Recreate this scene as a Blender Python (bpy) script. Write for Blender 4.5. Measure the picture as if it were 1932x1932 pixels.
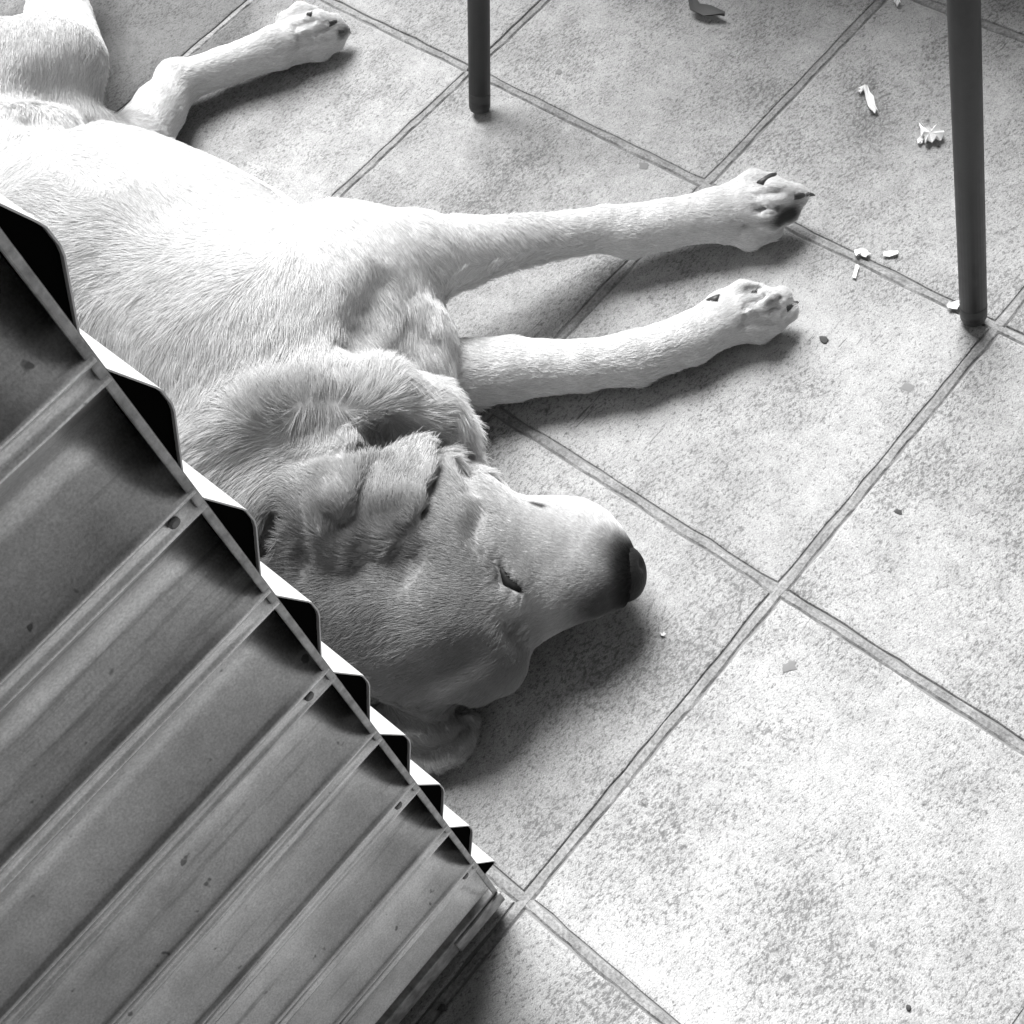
import bpy, bmesh, math, random
import numpy as np
from mathutils import Vector, Matrix

for o in list(bpy.data.objects):
    bpy.data.objects.remove(o)
scn = bpy.context.scene
COL = scn.collection
rng = np.random.default_rng(7)
random.seed(7)

# ------------------------------------------------------------------ camera
CAM = np.array([-.0718, -.2897, .9426])
FWD = np.array([.2728, .4553, -.8475]); FWD /= np.linalg.norm(FWD)
UPV = np.array([.7082, .5012, .4972])
RGT = np.cross(FWD, UPV); RGT /= np.linalg.norm(RGT)
UPV = np.cross(RGT, FWD)
FPX = 2555.25                       # focal length in pixels of a 1932 px wide frame
cd = bpy.data.cameras.new('camera'); cam = bpy.data.objects.new('camera', cd); COL.objects.link(cam)
cd.sensor_fit = 'HORIZONTAL'; cd.sensor_width = 36.0; cd.lens = 36.0 * FPX / 1932.0
cd.clip_start = 0.01; cd.clip_end = 400
M = Matrix(((RGT[0], UPV[0], -FWD[0], CAM[0]), (RGT[1], UPV[1], -FWD[1], CAM[1]),
            (RGT[2], UPV[2], -FWD[2], CAM[2]), (0, 0, 0, 1)))
cam.matrix_world = M
scn.camera = cam

# ------------------------------------------------------------------ light
SUN_DIR = np.array([.60, .80, 0.0]); SUN_DIR /= np.linalg.norm(SUN_DIR)
SUN_EL = math.radians(51)
w = bpy.data.worlds.new('World'); scn.world = w; w.use_nodes = True
nt = w.node_tree; nt.nodes.clear()
sky = nt.nodes.new('ShaderNodeTexSky'); sky.sky_type = 'NISHITA'; sky.sun_disc = False
sky.sun_elevation = SUN_EL; sky.sun_rotation = math.atan2(SUN_DIR[0], SUN_DIR[1])
bw = nt.nodes.new('ShaderNodeRGBToBW')          # a black and white photograph: the sky is grey too
bg = nt.nodes.new('ShaderNodeBackground'); bg.inputs[1].default_value = 0.05
ow = nt.nodes.new('ShaderNodeOutputWorld')
nt.links.new(sky.outputs[0], bw.inputs[0]); nt.links.new(bw.outputs[0], bg.inputs[0]); nt.links.new(bg.outputs[0], ow.inputs[0])
sd = bpy.data.lights.new('sun', 'SUN'); sd.energy = 5.0; sd.angle = math.radians(36); sd.color = (1, 1, 1)
sun = bpy.data.objects.new('sun', sd); COL.objects.link(sun)
to_sun = Vector((SUN_DIR[0] * math.cos(SUN_EL), SUN_DIR[1] * math.cos(SUN_EL), math.sin(SUN_EL)))
sun.rotation_euler = to_sun.to_track_quat('Z', 'Y').to_euler()
sun.location = to_sun * 6
vs = scn.view_settings
scn.display_settings.display_device = 'sRGB'
vs.view_transform = 'Standard'; vs.look = 'None'; vs.gamma = 1.0; vs.use_curve_mapping = False
vs.exposure = 0.85
scn.render.engine = 'CYCLES'
scn.cycles.max_bounces = 5; scn.cycles.diffuse_bounces = 3; scn.cycles.glossy_bounces = 3; scn.cycles.transmission_bounces = 3
scn.cycles.caustics_reflective = False; scn.cycles.caustics_refractive = False

# ------------------------------------------------------------------ helpers
def ray(px, py):
    d = FWD * FPX + RGT * (px - 966) - UPV * (py - 966)
    return d / np.linalg.norm(d)

def U(px, py, z=0.0):
    """point at height z seen at pixel (px,py) of the 1932 px wide photograph"""
    d = ray(px, py)
    return CAM + d * ((z - CAM[2]) / d[2])

def tag(o, label=None, cat=None, group=None, kind=None):
    if label: o['label'] = label
    if cat: o['category'] = cat
    if group: o['group'] = group
    if kind: o['kind'] = kind
    return o

def link(name, me, mat=None, parent=None):
    o = bpy.data.objects.new(name, me); COL.objects.link(o)
    if mat is not None and me is not None:
        me.materials.append(mat)
    if parent is not None:
        o.parent = parent
    return o

def empty(name, loc=(0, 0, 0)):
    o = bpy.data.objects.new(name, None); COL.objects.link(o); o.location = loc
    o.empty_display_size = .05
    return o

def mesh(name, verts, faces, smooth=False):
    me = bpy.data.meshes.new(name)
    me.from_pydata([tuple(map(float, v)) for v in verts], [], faces)
    if smooth:
        me.polygons.foreach_set('use_smooth', [True] * len(me.polygons))
    me.update()
    return me

def rel(verts, base):
    b = np.array(base)
    return [np.array(v) - b for v in verts]

def box(x0, x1, y0, y1, z0, z1):
    v = [(x0, y0, z0), (x1, y0, z0), (x1, y1, z0), (x0, y1, z0), (x0, y0, z1), (x1, y0, z1), (x1, y1, z1), (x0, y1, z1)]
    f = [(3, 2, 1, 0), (4, 5, 6, 7), (0, 1, 5, 4), (1, 2, 6, 5), (2, 3, 7, 6), (3, 0, 4, 7)]
    return v, f

def bevel_mesh(me, w, seg=2):
    bm = bmesh.new(); bm.from_mesh(me)
    bmesh.ops.bevel(bm, geom=bm.edges[:] , offset=w, segments=seg, affect='EDGES', profile=.5)
    bm.to_mesh(me); bm.free(); me.update()

def tube(pts, rads, n=20, cap=True):
    """tapered tube through points"""
    pts = [np.array(p, float) for p in pts]
    V = []; Fc = []
    prev = None
    for i, p in enumerate(pts):
        a = pts[max(i - 1, 0)]; b = pts[min(i + 1, len(pts) - 1)]
        t = b - a; t /= np.linalg.norm(t)
        if prev is None:
            r = np.array([1., 0, 0]) if abs(t[0]) < .9 else np.array([0, 1., 0])
        else:
            r = prev
        u = r - t * (r @ t); u /= np.linalg.norm(u); prev = u
        v = np.cross(t, u)
        for k in range(n):
            an = 2 * math.pi * k / n
            V.append(p + rads[i] * (u * math.cos(an) + v * math.sin(an)))
    for i in range(len(pts) - 1):
        for k in range(n):
            a = i * n + k; b = i * n + (k + 1) % n
            Fc.append((a, b, b + n, a + n))
    if cap:
        Fc.append(tuple(reversed(range(n)))); Fc.append(tuple(range((len(pts) - 1) * n, len(pts) * n)))
    return V, Fc

class NT:
    def __init__(s, name):
        s.m = bpy.data.materials.new(name); s.m.use_nodes = True
        s.t = s.m.node_tree; s.t.nodes.clear()
        s.out = s.n('ShaderNodeOutputMaterial'); s.b = s.n('ShaderNodeBsdfPrincipled')
        s.l(s.b.outputs[0], s.out.inputs[0])
    def n(s, k, **kw):
        q = s.t.nodes.new(k)
        for a, v in kw.items(): setattr(q, a, v)
        return q
    def l(s, a, b): s.t.links.new(a, b)
    def math(s, op, a, b=None, clamp=False):
        q = s.n('ShaderNodeMath', operation=op); q.use_clamp = clamp
        for i, v in enumerate((a, b)):
            if v is None: continue
            if isinstance(v, (int, float)): q.inputs[i].default_value = v
            else: s.l(v, q.inputs[i])
        return q.outputs[0]
    def noise(s, vec, scale, detail=4, rough=.6, dist=0.):
        q = s.n('ShaderNodeTexNoise'); q.inputs['Scale'].default_value = scale; q.inputs['Detail'].default_value = detail
        q.inputs['Roughness'].default_value = rough; q.inputs['Distortion'].default_value = dist
        s.l(vec, q.inputs['Vector']); return q.outputs[0]
    def ramp(s, v, a, b, lo=0., hi=1.):
        q = s.n('ShaderNodeMapRange'); q.clamp = True
        s.l(v, q.inputs[0])
        for i, x in enumerate((a, b, lo, hi)): q.inputs[i + 1].default_value = x
        return q.outputs[0]
    def mix(s, fac, a, b):
        """scalar mix"""
        q = s.n('ShaderNodeMix', data_type='FLOAT')
        for i, v in ((0, fac), (2, a), (3, b)):
            if isinstance(v, (int, float)): q.inputs[i].default_value = v
            else: s.l(v, q.inputs[i])
        return q.outputs[0]
    def grey(s, v):
        q = s.n('ShaderNodeCombineColor')
        for i in range(3):
            if isinstance(v, (int, float)): q.inputs[i].default_value = v
            else: s.l(v, q.inputs[i])
        return q.outputs[0]
    def col(s, v): s.l(s.grey(v), s.b.inputs['Base Color'])
    def set(s, **kw):
        for k, v in kw.items():
            i = s.b.inputs[k.replace('_', ' ')]
            if isinstance(v, (int, float)): i.default_value = v
            else: s.l(v, i)
    def bump(s, h, strength, dist):
        q = s.n('ShaderNodeBump'); q.inputs['Strength'].default_value = strength; q.inputs['Distance'].default_value = dist
        s.l(h, q.inputs['Height']); s.l(q.outputs[0], s.b.inputs['Normal'])

def plain(name, v, rough=.6, metal=0., spec=.5):
    q = NT(name); q.col(v); q.set(Roughness=rough, Metallic=metal)
    q.b.inputs['Specular IOR Level'].default_value = spec
    return q.m

# ------------------------------------------------------------------ materials
def floor_tile_mat():
    q = NT('worn_concrete_tile')
    geo = q.n('ShaderNodeNewGeometry'); oi = q.n('ShaderNodeObjectInfo')
    add = q.n('ShaderNodeVectorMath', operation='ADD'); mul = q.n('ShaderNodeVectorMath', operation='SCALE')
    comb = q.n('ShaderNodeCombineXYZ')
    q.l(oi.outputs['Random'], comb.inputs[0]); q.l(oi.outputs['Random'], comb.inputs[1])
    q.l(comb.outputs[0], mul.inputs[0]); mul.inputs['Scale'].default_value = 37.
    q.l(geo.outputs['Position'], add.inputs[0]); q.l(mul.outputs[0], add.inputs[1])
    P = add.outputs[0]
    blot = q.noise(P, 9, 5, .65)                       # big worn and dirty patches
    mid = q.noise(P, 60, 4, .7)
    # grains, slightly drawn out along one direction as in the rolled surface
    mp = q.n('ShaderNodeMapping'); mp.inputs['Rotation'].default_value = (0, 0, math.radians(42)); mp.inputs['Scale'].default_value = (1., 1.9, 1.)
    q.l(P, mp.inputs[0]); G = mp.outputs[0]
    g1 = q.noise(G, 215, 3, .78)
    g2 = q.noise(G, 620, 2, .8)
    g3 = q.noise(G, 130, 2, .6)
    v = q.mix(q.ramp(blot, .30, .70), .34, .45)
    v = q.math('MULTIPLY', v, q.ramp(mid, .25, .7, .78, 1.12))
    v = q.math('MULTIPLY', v, q.ramp(oi.outputs['Random'], 0., 1., .92, 1.08))
    big = q.noise(geo.outputs['Position'], 3.2, 4, .6)
    v = q.math('MULTIPLY', v, q.ramp(big, .32, .62, .78, 1.02))
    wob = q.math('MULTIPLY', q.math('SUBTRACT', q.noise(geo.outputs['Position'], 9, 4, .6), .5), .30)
    floor_shade = q.math('ADD', 1., 0.)
    for cx_, cy_, r0, r1, k_ in ((.44, 1.00, .14, .32, .36), (.545, .47, .00, .06, .72)):          # shade painted into the tiles by the hind leg and below the thin chair leg
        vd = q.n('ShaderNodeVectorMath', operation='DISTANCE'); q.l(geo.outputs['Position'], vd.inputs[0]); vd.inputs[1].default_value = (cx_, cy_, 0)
        floor_shade = q.math('MULTIPLY', floor_shade, q.ramp(q.math('ADD', vd.outputs['Value'], wob), r0, r1, k_, 1.))
    dark = q.ramp(q.math('ADD', g1, q.math('MULTIPLY', q.math('SUBTRACT', .5, blot), .40)), .52, .63)
    dark2 = q.ramp(q.math('ADD', g3, q.math('MULTIPLY', q.math('SUBTRACT', .5, blot), .45)), .58, .72)
    v = q.math('MULTIPLY', v, q.ramp(g2, .3, .7, .62, 1.30))
    v = q.mix(q.math('MULTIPLY', dark, .72), v, .09)
    v = q.mix(q.math('MULTIPLY', dark2, .62), v, .10)
    # sparse larger pits
    vo = q.n('ShaderNodeTexVoronoi'); vo.inputs['Scale'].default_value = 42; dv = q.n('ShaderNodeVectorMath', operation='SCALE'); dv.inputs['Scale'].default_value = .012
    nq = q.n('ShaderNodeTexNoise'); nq.inputs['Scale'].default_value = 150; q.l(P, nq.inputs['Vector']); q.l(nq.outputs['Color'], dv.inputs[0])
    av = q.n('ShaderNodeVectorMath', operation='ADD'); q.l(P, av.inputs[0]); q.l(dv.outputs[0], av.inputs[1]); q.l(av.outputs[0], vo.inputs['Vector'])
    wn = q.n('ShaderNodeSeparateColor'); q.l(vo.outputs['Color'], wn.inputs[0])
    pit = q.math('MULTIPLY', q.ramp(vo.outputs['Distance'], .05, .17, 1., 0.), q.math('GREATER_THAN', wn.outputs[0], .955))
    v = q.mix(q.math('MULTIPLY', pit, .75), v, .06)
    # scratches: thin streaks in a few areas
    ms = q.n('ShaderNodeMapping'); ms.inputs['Rotation'].default_value = (0, 0, math.radians(-28)); ms.inputs['Scale'].default_value = (26., 330., 1.)
    q.l(P, ms.inputs[0])
    sc = q.noise(ms.outputs[0], 1., 2, .5)
    area = q.ramp(q.noise(P, 11, 2, .5), .57, .66)
    v = q.mix(q.math('MULTIPLY', q.math('MULTIPLY', q.ramp(sc, .63, .70), area), .75), v, .09)
    v = q.math('MULTIPLY', v, floor_shade)
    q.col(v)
    q.set(Roughness=.75)
    q.b.inputs['Specular IOR Level'].default_value = .25
    h = q.math('ADD', q.math('MULTIPLY', g1, -.7), q.math('ADD', q.math('MULTIPLY', g2, .5), q.math('MULTIPLY', pit, -1.)))
    q.bump(h, .55, .0012)
    return q.m

def grout_mat():
    q = NT('dirty_grout'); geo = q.n('ShaderNodeNewGeometry'); P = geo.outputs['Position']
    a = q.noise(P, 30, 4, .6); b = q.noise(P, 400, 3, .7)
    v = q.mix(q.ramp(a, .35, .65), .20, .34)
    v = q.math('MULTIPLY', v, q.ramp(b, .3, .7, .5, 1.3))
    q.col(v); q.set(Roughness=.9); q.bump(b, .5, .001)
    return q.m

def sheet_mat():
    q = NT('galvanised_sheet'); tc = q.n('ShaderNodeTexCoord'); P = tc.outputs['Object']
    a = q.noise(P, 7, 5, .65); b = q.noise(P, 34, 5, .7); c = q.noise(P, 900, 2, .6)
    v = q.mix(q.ramp(a, .35, .70), .48, .86)
    v = q.math('MULTIPLY', v, q.ramp(b, .25, .7, .78, 1.1))
    v = q.math('MULTIPLY', v, q.ramp(c, .25, .75, .78, 1.22))
    # stains run lengthways along the ribs
    ms = q.n('ShaderNodeMapping'); ms.inputs['Scale'].default_value = (6., 60., 110.); q.l(P, ms.inputs[0])
    st = q.noise(ms.outputs[0], 1., 4, .65)
    v = q.mix(q.math('MULTIPLY', q.ramp(st, .56, .70), .55), v, .10)
    sp = q.noise(P, 120, 2, .6)
    v = q.mix(q.math('MULTIPLY', q.ramp(sp, .70, .75), .7), v, .07)
    lt = q.noise(P, 55, 4, .7)
    v = q.mix(q.math('MULTIPLY', q.ramp(lt, .66, .74), .55), v, .62)
    q.col(v)
    q.set(Roughness=q.ramp(b, .2, .8, .28, .44), Metallic=.85)
    q.bump(q.math('ADD', b, q.math('MULTIPLY', c, .2)), .12, .002)
    return q.m

def fur_mat(name, hair):
    q = NT(name)
    at = q.n('ShaderNodeAttribute'); at.attribute_name = 'tone'
    v = at.outputs['Fac']
    if hair:
        hi = q.n('ShaderNodeHairInfo')
        v = q.math('MULTIPLY', v, q.ramp(hi.outputs['Random'], 0., 1., .74, 1.14))
        v = q.math('MULTIPLY', v, q.ramp(hi.outputs['Intercept'], 0., .8, .95, 1.0))
        q.col(v); q.set(Roughness=.55); q.b.inputs['Specular IOR Level'].default_value = .25
        tr = q.n('ShaderNodeBsdfTranslucent'); q.l(q.grey(v), tr.inputs[0])
        mx = q.n('ShaderNodeMixShader'); mx.inputs[0].default_value = .25
        q.l(q.b.outputs[0], mx.inputs[1]); q.l(tr.outputs[0], mx.inputs[2]); q.l(mx.outputs[0], q.out.inputs[0])
    else:
        v = q.math('MULTIPLY', v, .90)
        q.col(v); q.set(Roughness=.8); q.b.inputs['Specular IOR Level'].default_value = .15
    return q.m

def nose_mat():
    q = NT('nose_leather'); tc = q.n('ShaderNodeTexCoord')
    vo = q.n('ShaderNodeTexVoronoi'); vo.inputs['Scale'].default_value = 600; q.l(tc.outputs['Object'], vo.inputs['Vector'])
    q.col(.008); q.set(Roughness=.6); q.b.inputs['Specular IOR Level'].default_value = .22; q.bump(vo.outputs['Distance'], .4, .0006)
    return q.m

def leg_mat():
    q = NT('painted_steel'); tc = q.n('ShaderNodeTexCoord')
    a = q.noise(tc.outputs['Object'], 60, 4, .6); b = q.noise(tc.outputs['Object'], 500, 2, .6)
    q.col(q.mix(q.ramp(a, .3, .7), .022, .040)); q.set(Roughness=q.ramp(a, .2, .8, .38, .6))
    q.bump(b, .15, .0005)
    return q.m

MT = floor_tile_mat(); MG = grout_mat(); MS = sheet_mat(); MLEG = leg_mat()
MWS = sheet_lit = plain('lit_side_sheet', .66, .55)  # same sheet as the front, with light on its ribs put into the colour
MBED = plain('dark_bedding', .05, .95)
MBLACK = plain('shade_black', .004, 1., 0., .0)  # black in place of shade inside the hollow ribs
MTRIM = NT('trim_metal'); _tc = MTRIM.n('ShaderNodeTexCoord')
_a = MTRIM.noise(_tc.outputs['Object'], 90, 5, .7)
MTRIM.col(MTRIM.mix(MTRIM.ramp(_a, .35, .65), .20, .55)); MTRIM.set(Roughness=.5, Metallic=.2); MTRIM = MTRIM.m
MPAPER = plain('white_paper', .88, .8)
MSCREW = plain('dull_screw', .16, .5, .6)

# ------------------------------------------------------------------ floor
T = .30
floor = link('floor', mesh('floor', [(-60, -60, -.012), (60, -60, -.012), (60, 60, -.012), (-60, 60, -.012)], [(0, 1, 2, 3)]), MBED)
tag(floor, kind='structure', label='floor of square worn concrete tiles with dirty joints', cat='floor')
I0, I1, J0, J1 = -6, 9, -7, 9
tile_variants = []
g = .0044          # half width of a joint
for k in range(6):
    n = 18
    V = []; lo, hi = g, T - g
    # bevelled slab whose edges wander a little
    ring = []
    for s in range(4):
        for i in range(n):
            t = i / n
            p = [(lo + (hi - lo) * t, lo), (hi, lo + (hi - lo) * t), (hi - (hi - lo) * t, hi), (lo, hi - (hi - lo) * t)][s]
            ring.append(p)
    N = len(ring); cx = T / 2
    def wob(i): return .0009 * math.sin(i * .9 + k) + random.uniform(-.0009, .0009)
    inn = []
    for i, (x, y) in enumerate(ring):
        d = wob(i)
        sx = (x - cx) / cx; sy = (y - cx) / cx
        inn.append((x - sx * abs(d), y - sy * abs(d)))
    for (x, y), zz, ins in [(p, z_, q_) for z_, q_ in ((-.011, 0.), (-.0014, 0.), (-.0004, .0006), (0., .0022)) for p in inn]:
        sx = (x - cx) / cx; sy = (y - cx) / cx
        V.append((x - sx * ins, y - sy * ins, zz))
    Fc = []
    for lv in range(3):
        for i in range(N):
            a = lv * N + i; b = lv * N + (i + 1) % N
            Fc.append((a, b, b + N, a + N))
    Fc.append(tuple(range(3 * N, 4 * N)))
    me = mesh('tile', V, Fc); me.materials.append(MT); tile_variants.append(me)
for i in range(I0, I1):
    for j in range(J0, J1):
        o = bpy.data.objects.new('tile', random.choice(tile_variants)); COL.objects.link(o); o.parent = floor
        rot = random.choice((0, 1, 2, 3))
        o.location = (T * i, T * j, random.uniform(-.0004, .0004))
        if rot:
            o.rotation_euler = (0, 0, rot * math.pi / 2)
            o.location.x += (0, T, T, 0)[rot]; o.location.y += (0, 0, T, T)[rot]
# grout beads between the tiles, narrower than the joints so that a dark line shows on either side
V = []; Fc = []
def bead(p0, p1):
    p0 = np.array(p0); p1 = np.array(p1); L = np.linalg.norm(p1 - p0); d = (p1 - p0) / L; nrm = np.array([-d[1], d[0]])
    n = int(L / .008); off = len(V)
    w0 = .0039
    for i in range(n + 1):
        c = p0 + d * L * i / n
        ph_ = c[0] * 47 + c[1] * 61
        wa = w0 + .0006 * math.sin(ph_) + .0004 * math.sin(ph_ * 2.7) + random.uniform(-.0004, .0005); wb = w0 + .0006 * math.sin(ph_ * 1.3 + 2) + .0004 * math.sin(ph_ * 3.1) + random.uniform(-.0004, .0005)
        zt = -.0003 + random.uniform(-.0005, .0003)
        a = c + nrm * wa; b = c - nrm * wb
        V.extend([(a[0], a[1], -.0018), (c[0] + nrm[0] * wa * .6, c[1] + nrm[1] * wa * .6, zt), (c[0] - nrm[0] * wb * .6, c[1] - nrm[1] * wb * .6, zt), (b[0], b[1], -.0018)])
    for i in range(n):
        for k in range(3):
            a = off + i * 4 + k; Fc.append((a, a + 1, a + 5, a + 4))
for i in range(-4, 6): bead((T * i, T * -3), (T * i, T * 7))
for j in range(-3, 8): bead((T * -4 + .0001, T * j + .00001), (T * 5, T * j + .00001))
gr = link('grout', mesh('grout', V, Fc), MG, floor); tag(gr, kind='stuff')
base = link('joint_bed', mesh('joint_bed', [(I0 * T, J0 * T, -.0019), (I1 * T, J0 * T, -.0019), (I1 * T, J1 * T, -.0019), (I0 * T, J1 * T, -.0019)], [(0, 1, 2, 3)]), plain('joint_dirt', .22, .95), floor)

# ------------------------------------------------------------------ counter clad in ribbed sheet
CX, CY = -.0094, .0101
PITCH, Z0 = .0774, .113
counter = empty('counter', (CX, CY, 0))
tag(counter, 'counter clad in ribbed galvanised metal sheet, beside the sleeping dog', 'counter')
TOPZ = .90
def rib_profile(zlo, zhi, depth, n_arc=4):
    """(z, out) polyline of the trapezoid ribbed sheet, from the top down"""
    pts = []
    k = 14
    while k > -3:
        e = Z0 + PITCH * k
        for z, d in ((e + .0774, 0), (e + .0630, 0), (e + .0610, .0006), (e + .0405, .0098), (e + .0375, .0108), (e + .0300, .0111), (e + .0262, .0104), (e + .0020, .0008), (e + .0005, 0)):
            pts.append((z, d * depth / .0111))
        k -= 1
    out = []
    for (z, d) in pts:
        if zlo <= z <= zhi: out.append((z, d))
    return out

def ribbed(prof, f3d, th):
    """extrude profile: f3d(z,out,along) -> point ; along runs over steps; sheet with thickness th"""
    V = []; Fc = []
    return V, Fc

def sheet_mesh(name, prof, along, fn, th=.0007, flip=False):
    V = []; Fc = []
    n = len(prof); m = len(along)
    for side in (0, 1):
        for a in along:
            for (z, d) in prof:
                V.append(fn(z, d - th * side, a))
    for i in range(m - 1):
        for k in range(n - 1):
            a = i * n + k
            Fc.append((a, a + 1, a + n + 1, a + n))
            b = m * n + a
            Fc.append((b + n, b + n + 1, b + 1, b))
    for i in (0, m - 1):
        for k in range(n - 1):
            a = i * n + k; b = m * n + a
            Fc.append((a, b, b + 1, a + 1) if i == 0 else (a + 1, b + 1, b, a))
    return mesh(name, V, Fc)

def side_fn(z, d, a): return (d, a, z)
sp = rib_profile(.066, TOPZ, .0111)
sp.append((.0660, .0108))
o = link('side_sheet', sheet_mesh('side_sheet', sp, [0., .02, .6, 1.2], side_fn), MWS, counter)
o['label'] = 'ribbed side sheet, made white for the light on it, with its open rib ends showing at the corner'
# black block for the shade inside each hollow rib, a little behind its open end
for k in range(-1, 11):
    e = Z0 + PITCH * k
    zz = [(e + .061, 0.), (e + .0402, .0090), (e + .0372, .0099), (e + .0302, .0102), (e + .0264, .0096), (e + .0022, 0.)]
    if k == -1: zz = [(e + .061, 0.), (e + .0402, .0090), (e + .0372, .0099), (e + .0305, .0102), (e + .0305, 0.)]
    if e + .061 > TOPZ: continue
    n = len(zz)
    V = [(d, .0016, z) for z, d in zz] + [(d, .30, z) for z, d in zz]
    Fc = [tuple(range(n)), tuple(reversed(range(n, 2 * n)))] + [(i + n, (i + 1) % n + n, (i + 1) % n, i) for i in range(n)]
    link('rib_shade', mesh('rib_shade', V, Fc), MBLACK, counter)
# front sheet: rib crests towards -y
def front_fn(z, d, a): return (-a, .0014 + d * 1.55, z)
_pz, _pd = np.array(rib_profile(-.06, 1.1, .0111)).T
_zz = np.arange(TOPZ, .0325, -.0011)
_zf = np.arange(-.05, 1.08, .0005); _df = np.interp(_zf, _pz[::-1], _pd[::-1])
_df = np.convolve(_df, np.ones(5) / 5, 'same')
PHS = -.0075
_df = np.interp(_zf - PHS, _zf, _df)
_s = np.mod(_zf - Z0 - PHS, PITCH) / .0640
_bump = np.where(_s < 1, .0111 * np.sin(np.pi * np.clip(_s, 0, 1)) ** .9, 0.)
_lip = .0012 * (np.exp(-((_s - 1.02) / .03) ** 2) + np.exp(-((_s - 1.18) / .03) ** 2))
_df = .40 * _df + .60 * _bump - _lip
fp = [(float(z), float(np.interp(z, _zf, _df))) for z in _zz]
_fm = sheet_mesh('front_sheet', fp, [.0006, .03, .2, .5, 1.0, 1.6], front_fn); _fm.polygons.foreach_set('use_smooth', [True] * len(_fm.polygons))
o = link('front_sheet', _fm, MS, counter)
# straight corner trim
def trim(name, x0, x1, y0, y1, z0, z1, mat=MTRIM, bw_=.0008):
    v, f_ = box(x0, x1, y0, y1, z0, z1)
    me = mesh(name, v, f_); bevel_mesh(me, bw_, 2)
    return link(name, me, mat, counter)
trim('corner_trim', -.0034, .0004, -.0006, .0006, .030, TOPZ)
trim('corner_bracket', -.045, .0008, -.0030, -.0008, .012, .0300)
trim('base_strip', -1.6, .0002, -.0006, .0140, .010, .0330, MTRIM)
trim('base_plinth', -1.58, -.012, .02, 1.2, -.004, .06, MBED)
trim('inner_frame', -1.58, -.002, .0215, 1.19, .0605, TOPZ - .001, MBLACK)
v, f_ = box(-1.62, .03, -.03, 1.22, TOPZ, TOPZ + .03)
me = mesh('countertop', v, f_); bevel_mesh(me, .004); link('countertop', me, MLEG, counter)
# screws with washers in the pans of the front sheet
def screw(x, z):
    V, Fc = tube([(0, 0, 0), (0, -.0012, 0), (0, -.0013, 0), (0, -.0024, 0), (0, -.0029, 0)], [.0040, .0040, .0024, .0024, .0016], 12)
    o = link('screw', mesh('screw', V, Fc), MSCREW, counter); o.location = (x, .0016, z)
def on_front(px, py, y):
    d = ray(px, py); t = (y - CAM[1]) / d[1]; return CAM + d * t
for px, py in ((335, 995), (590, 1322), (760, 1530), (880, 1655)):
    p = on_front(px, py, CY); kk = round((p[2] + .0147 - Z0) / PITCH); screw(p[0] - CX, Z0 + PITCH * kk - .0147)
for k in (6, 4, 2): screw(-.62, Z0 + PITCH * k - .0147)

# ------------------------------------------------------------------ unseen roof added above the counter to cut sky light, open to the sunny side
roof = link('added_roof', mesh('added_roof', *box(-6, .60, -5, .40, 2.30, 2.40)), plain('added_roof_boards', .25, .8))
tag(roof, 'unseen flat roof added above the counter to block sky light', 'roof', kind='structure')

# ------------------------------------------------------------------ chair
chair = empty('chair', (.85, .29, 0))
tag(chair, 'dark tubular steel armchair with thin round legs standing by the dog\'s paws', 'chair')
cb = (.85, .29, 0)
def chair_leg(pts):
    V, Fc = tube(rel(pts, cb), [.0108] * len(pts), 24)
    lg = link('leg', mesh('leg', V, Fc, True), MLEG, chair)
    p = np.array(pts[0]); q = np.array(pts[1]); d = (q - p) / np.linalg.norm(q - p)
    V, Fc = tube(rel([p - d * .0065, p - d * .005, p - d * .001, p + d * .012, p + d * .0125], cb), [.0062, .0092, .0107, .01095, .0108], 24)
    link('foot_cap', mesh('foot_cap', V, Fc, True), MLEG, lg)
B1 = U(905, 199, .008); B2 = U(1837, 594, .008)
t1 = np.array([.22, -.01, 1.]); t2 = np.array([-.01, .12, 1.])
def up(b, t, z): return b + t * (z - b[2])
def on_ray(px, py, b, dx):
    """point of the leg seen at a pixel of the frame's top edge, on the plane through the foot square to the photo's x"""
    return None
# leg tops follow the photograph's two leg lines; heights from the legs' apparent widths
L1a = U(903, 0, .100); L2a = U(1818, 0, .300)
def ext(b, a, z): return b + (a - b) * ((z - b[2]) / (a[2] - b[2]))
J1p = ext(B1, L1a, .64); J2p = ext(B2, L2a, .64)
chair_leg([B1, ext(B1, L1a, .3), J1p])
chair_leg([B2, ext(B2, L2a, .3), J2p])
B3 = np.array([1.38, .55, .008]); B4 = np.array([1.40, .03, .008])
J3p = np.array([1.44, .50, .85]); J4p = np.array([1.45, .08, .85])
chair_leg([B3, (B3 + J3p) / 2, J3p]); chair_leg([B4, (B4 + J4p) / 2, J4p])
def chair_bar(name, pts, r=.0100):
    V, Fc = tube(rel(pts, cb), [r] * len(pts), 16); link(name, mesh(name, V, Fc, True), MLEG, chair)
chair_bar('armrest', [J1p, (J1p + np.array([1.42, .52, .66])) / 2 + np.array([0, 0, .01]), np.array([1.425, .515, .64])], .014)
chair_bar('armrest', [J2p, (J2p + np.array([1.43, .07, .66])) / 2 + np.array([0, 0, .01]), np.array([1.435, .065, .64])], .014)
SX0, SX1, SY0, SY1 = 1.02, 1.42, .04, .57  # unseen seat, set well behind the front legs to place its shadow
v, f_ = box(SX0, SX1, SY0, SY1, .42, .445)
me = mesh('seat', rel(v, cb), f_); bevel_mesh(me, .01, 3); link('seat', me, MLEG, chair)
s1 = ext(B1, L1a, .415); s2 = ext(B2, L2a, .415)
chair_bar('seat_rail', [s1, np.array([1.41, .52, .415])]); chair_bar('seat_rail', [s2, np.array([1.422, .055, .415])])
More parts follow.
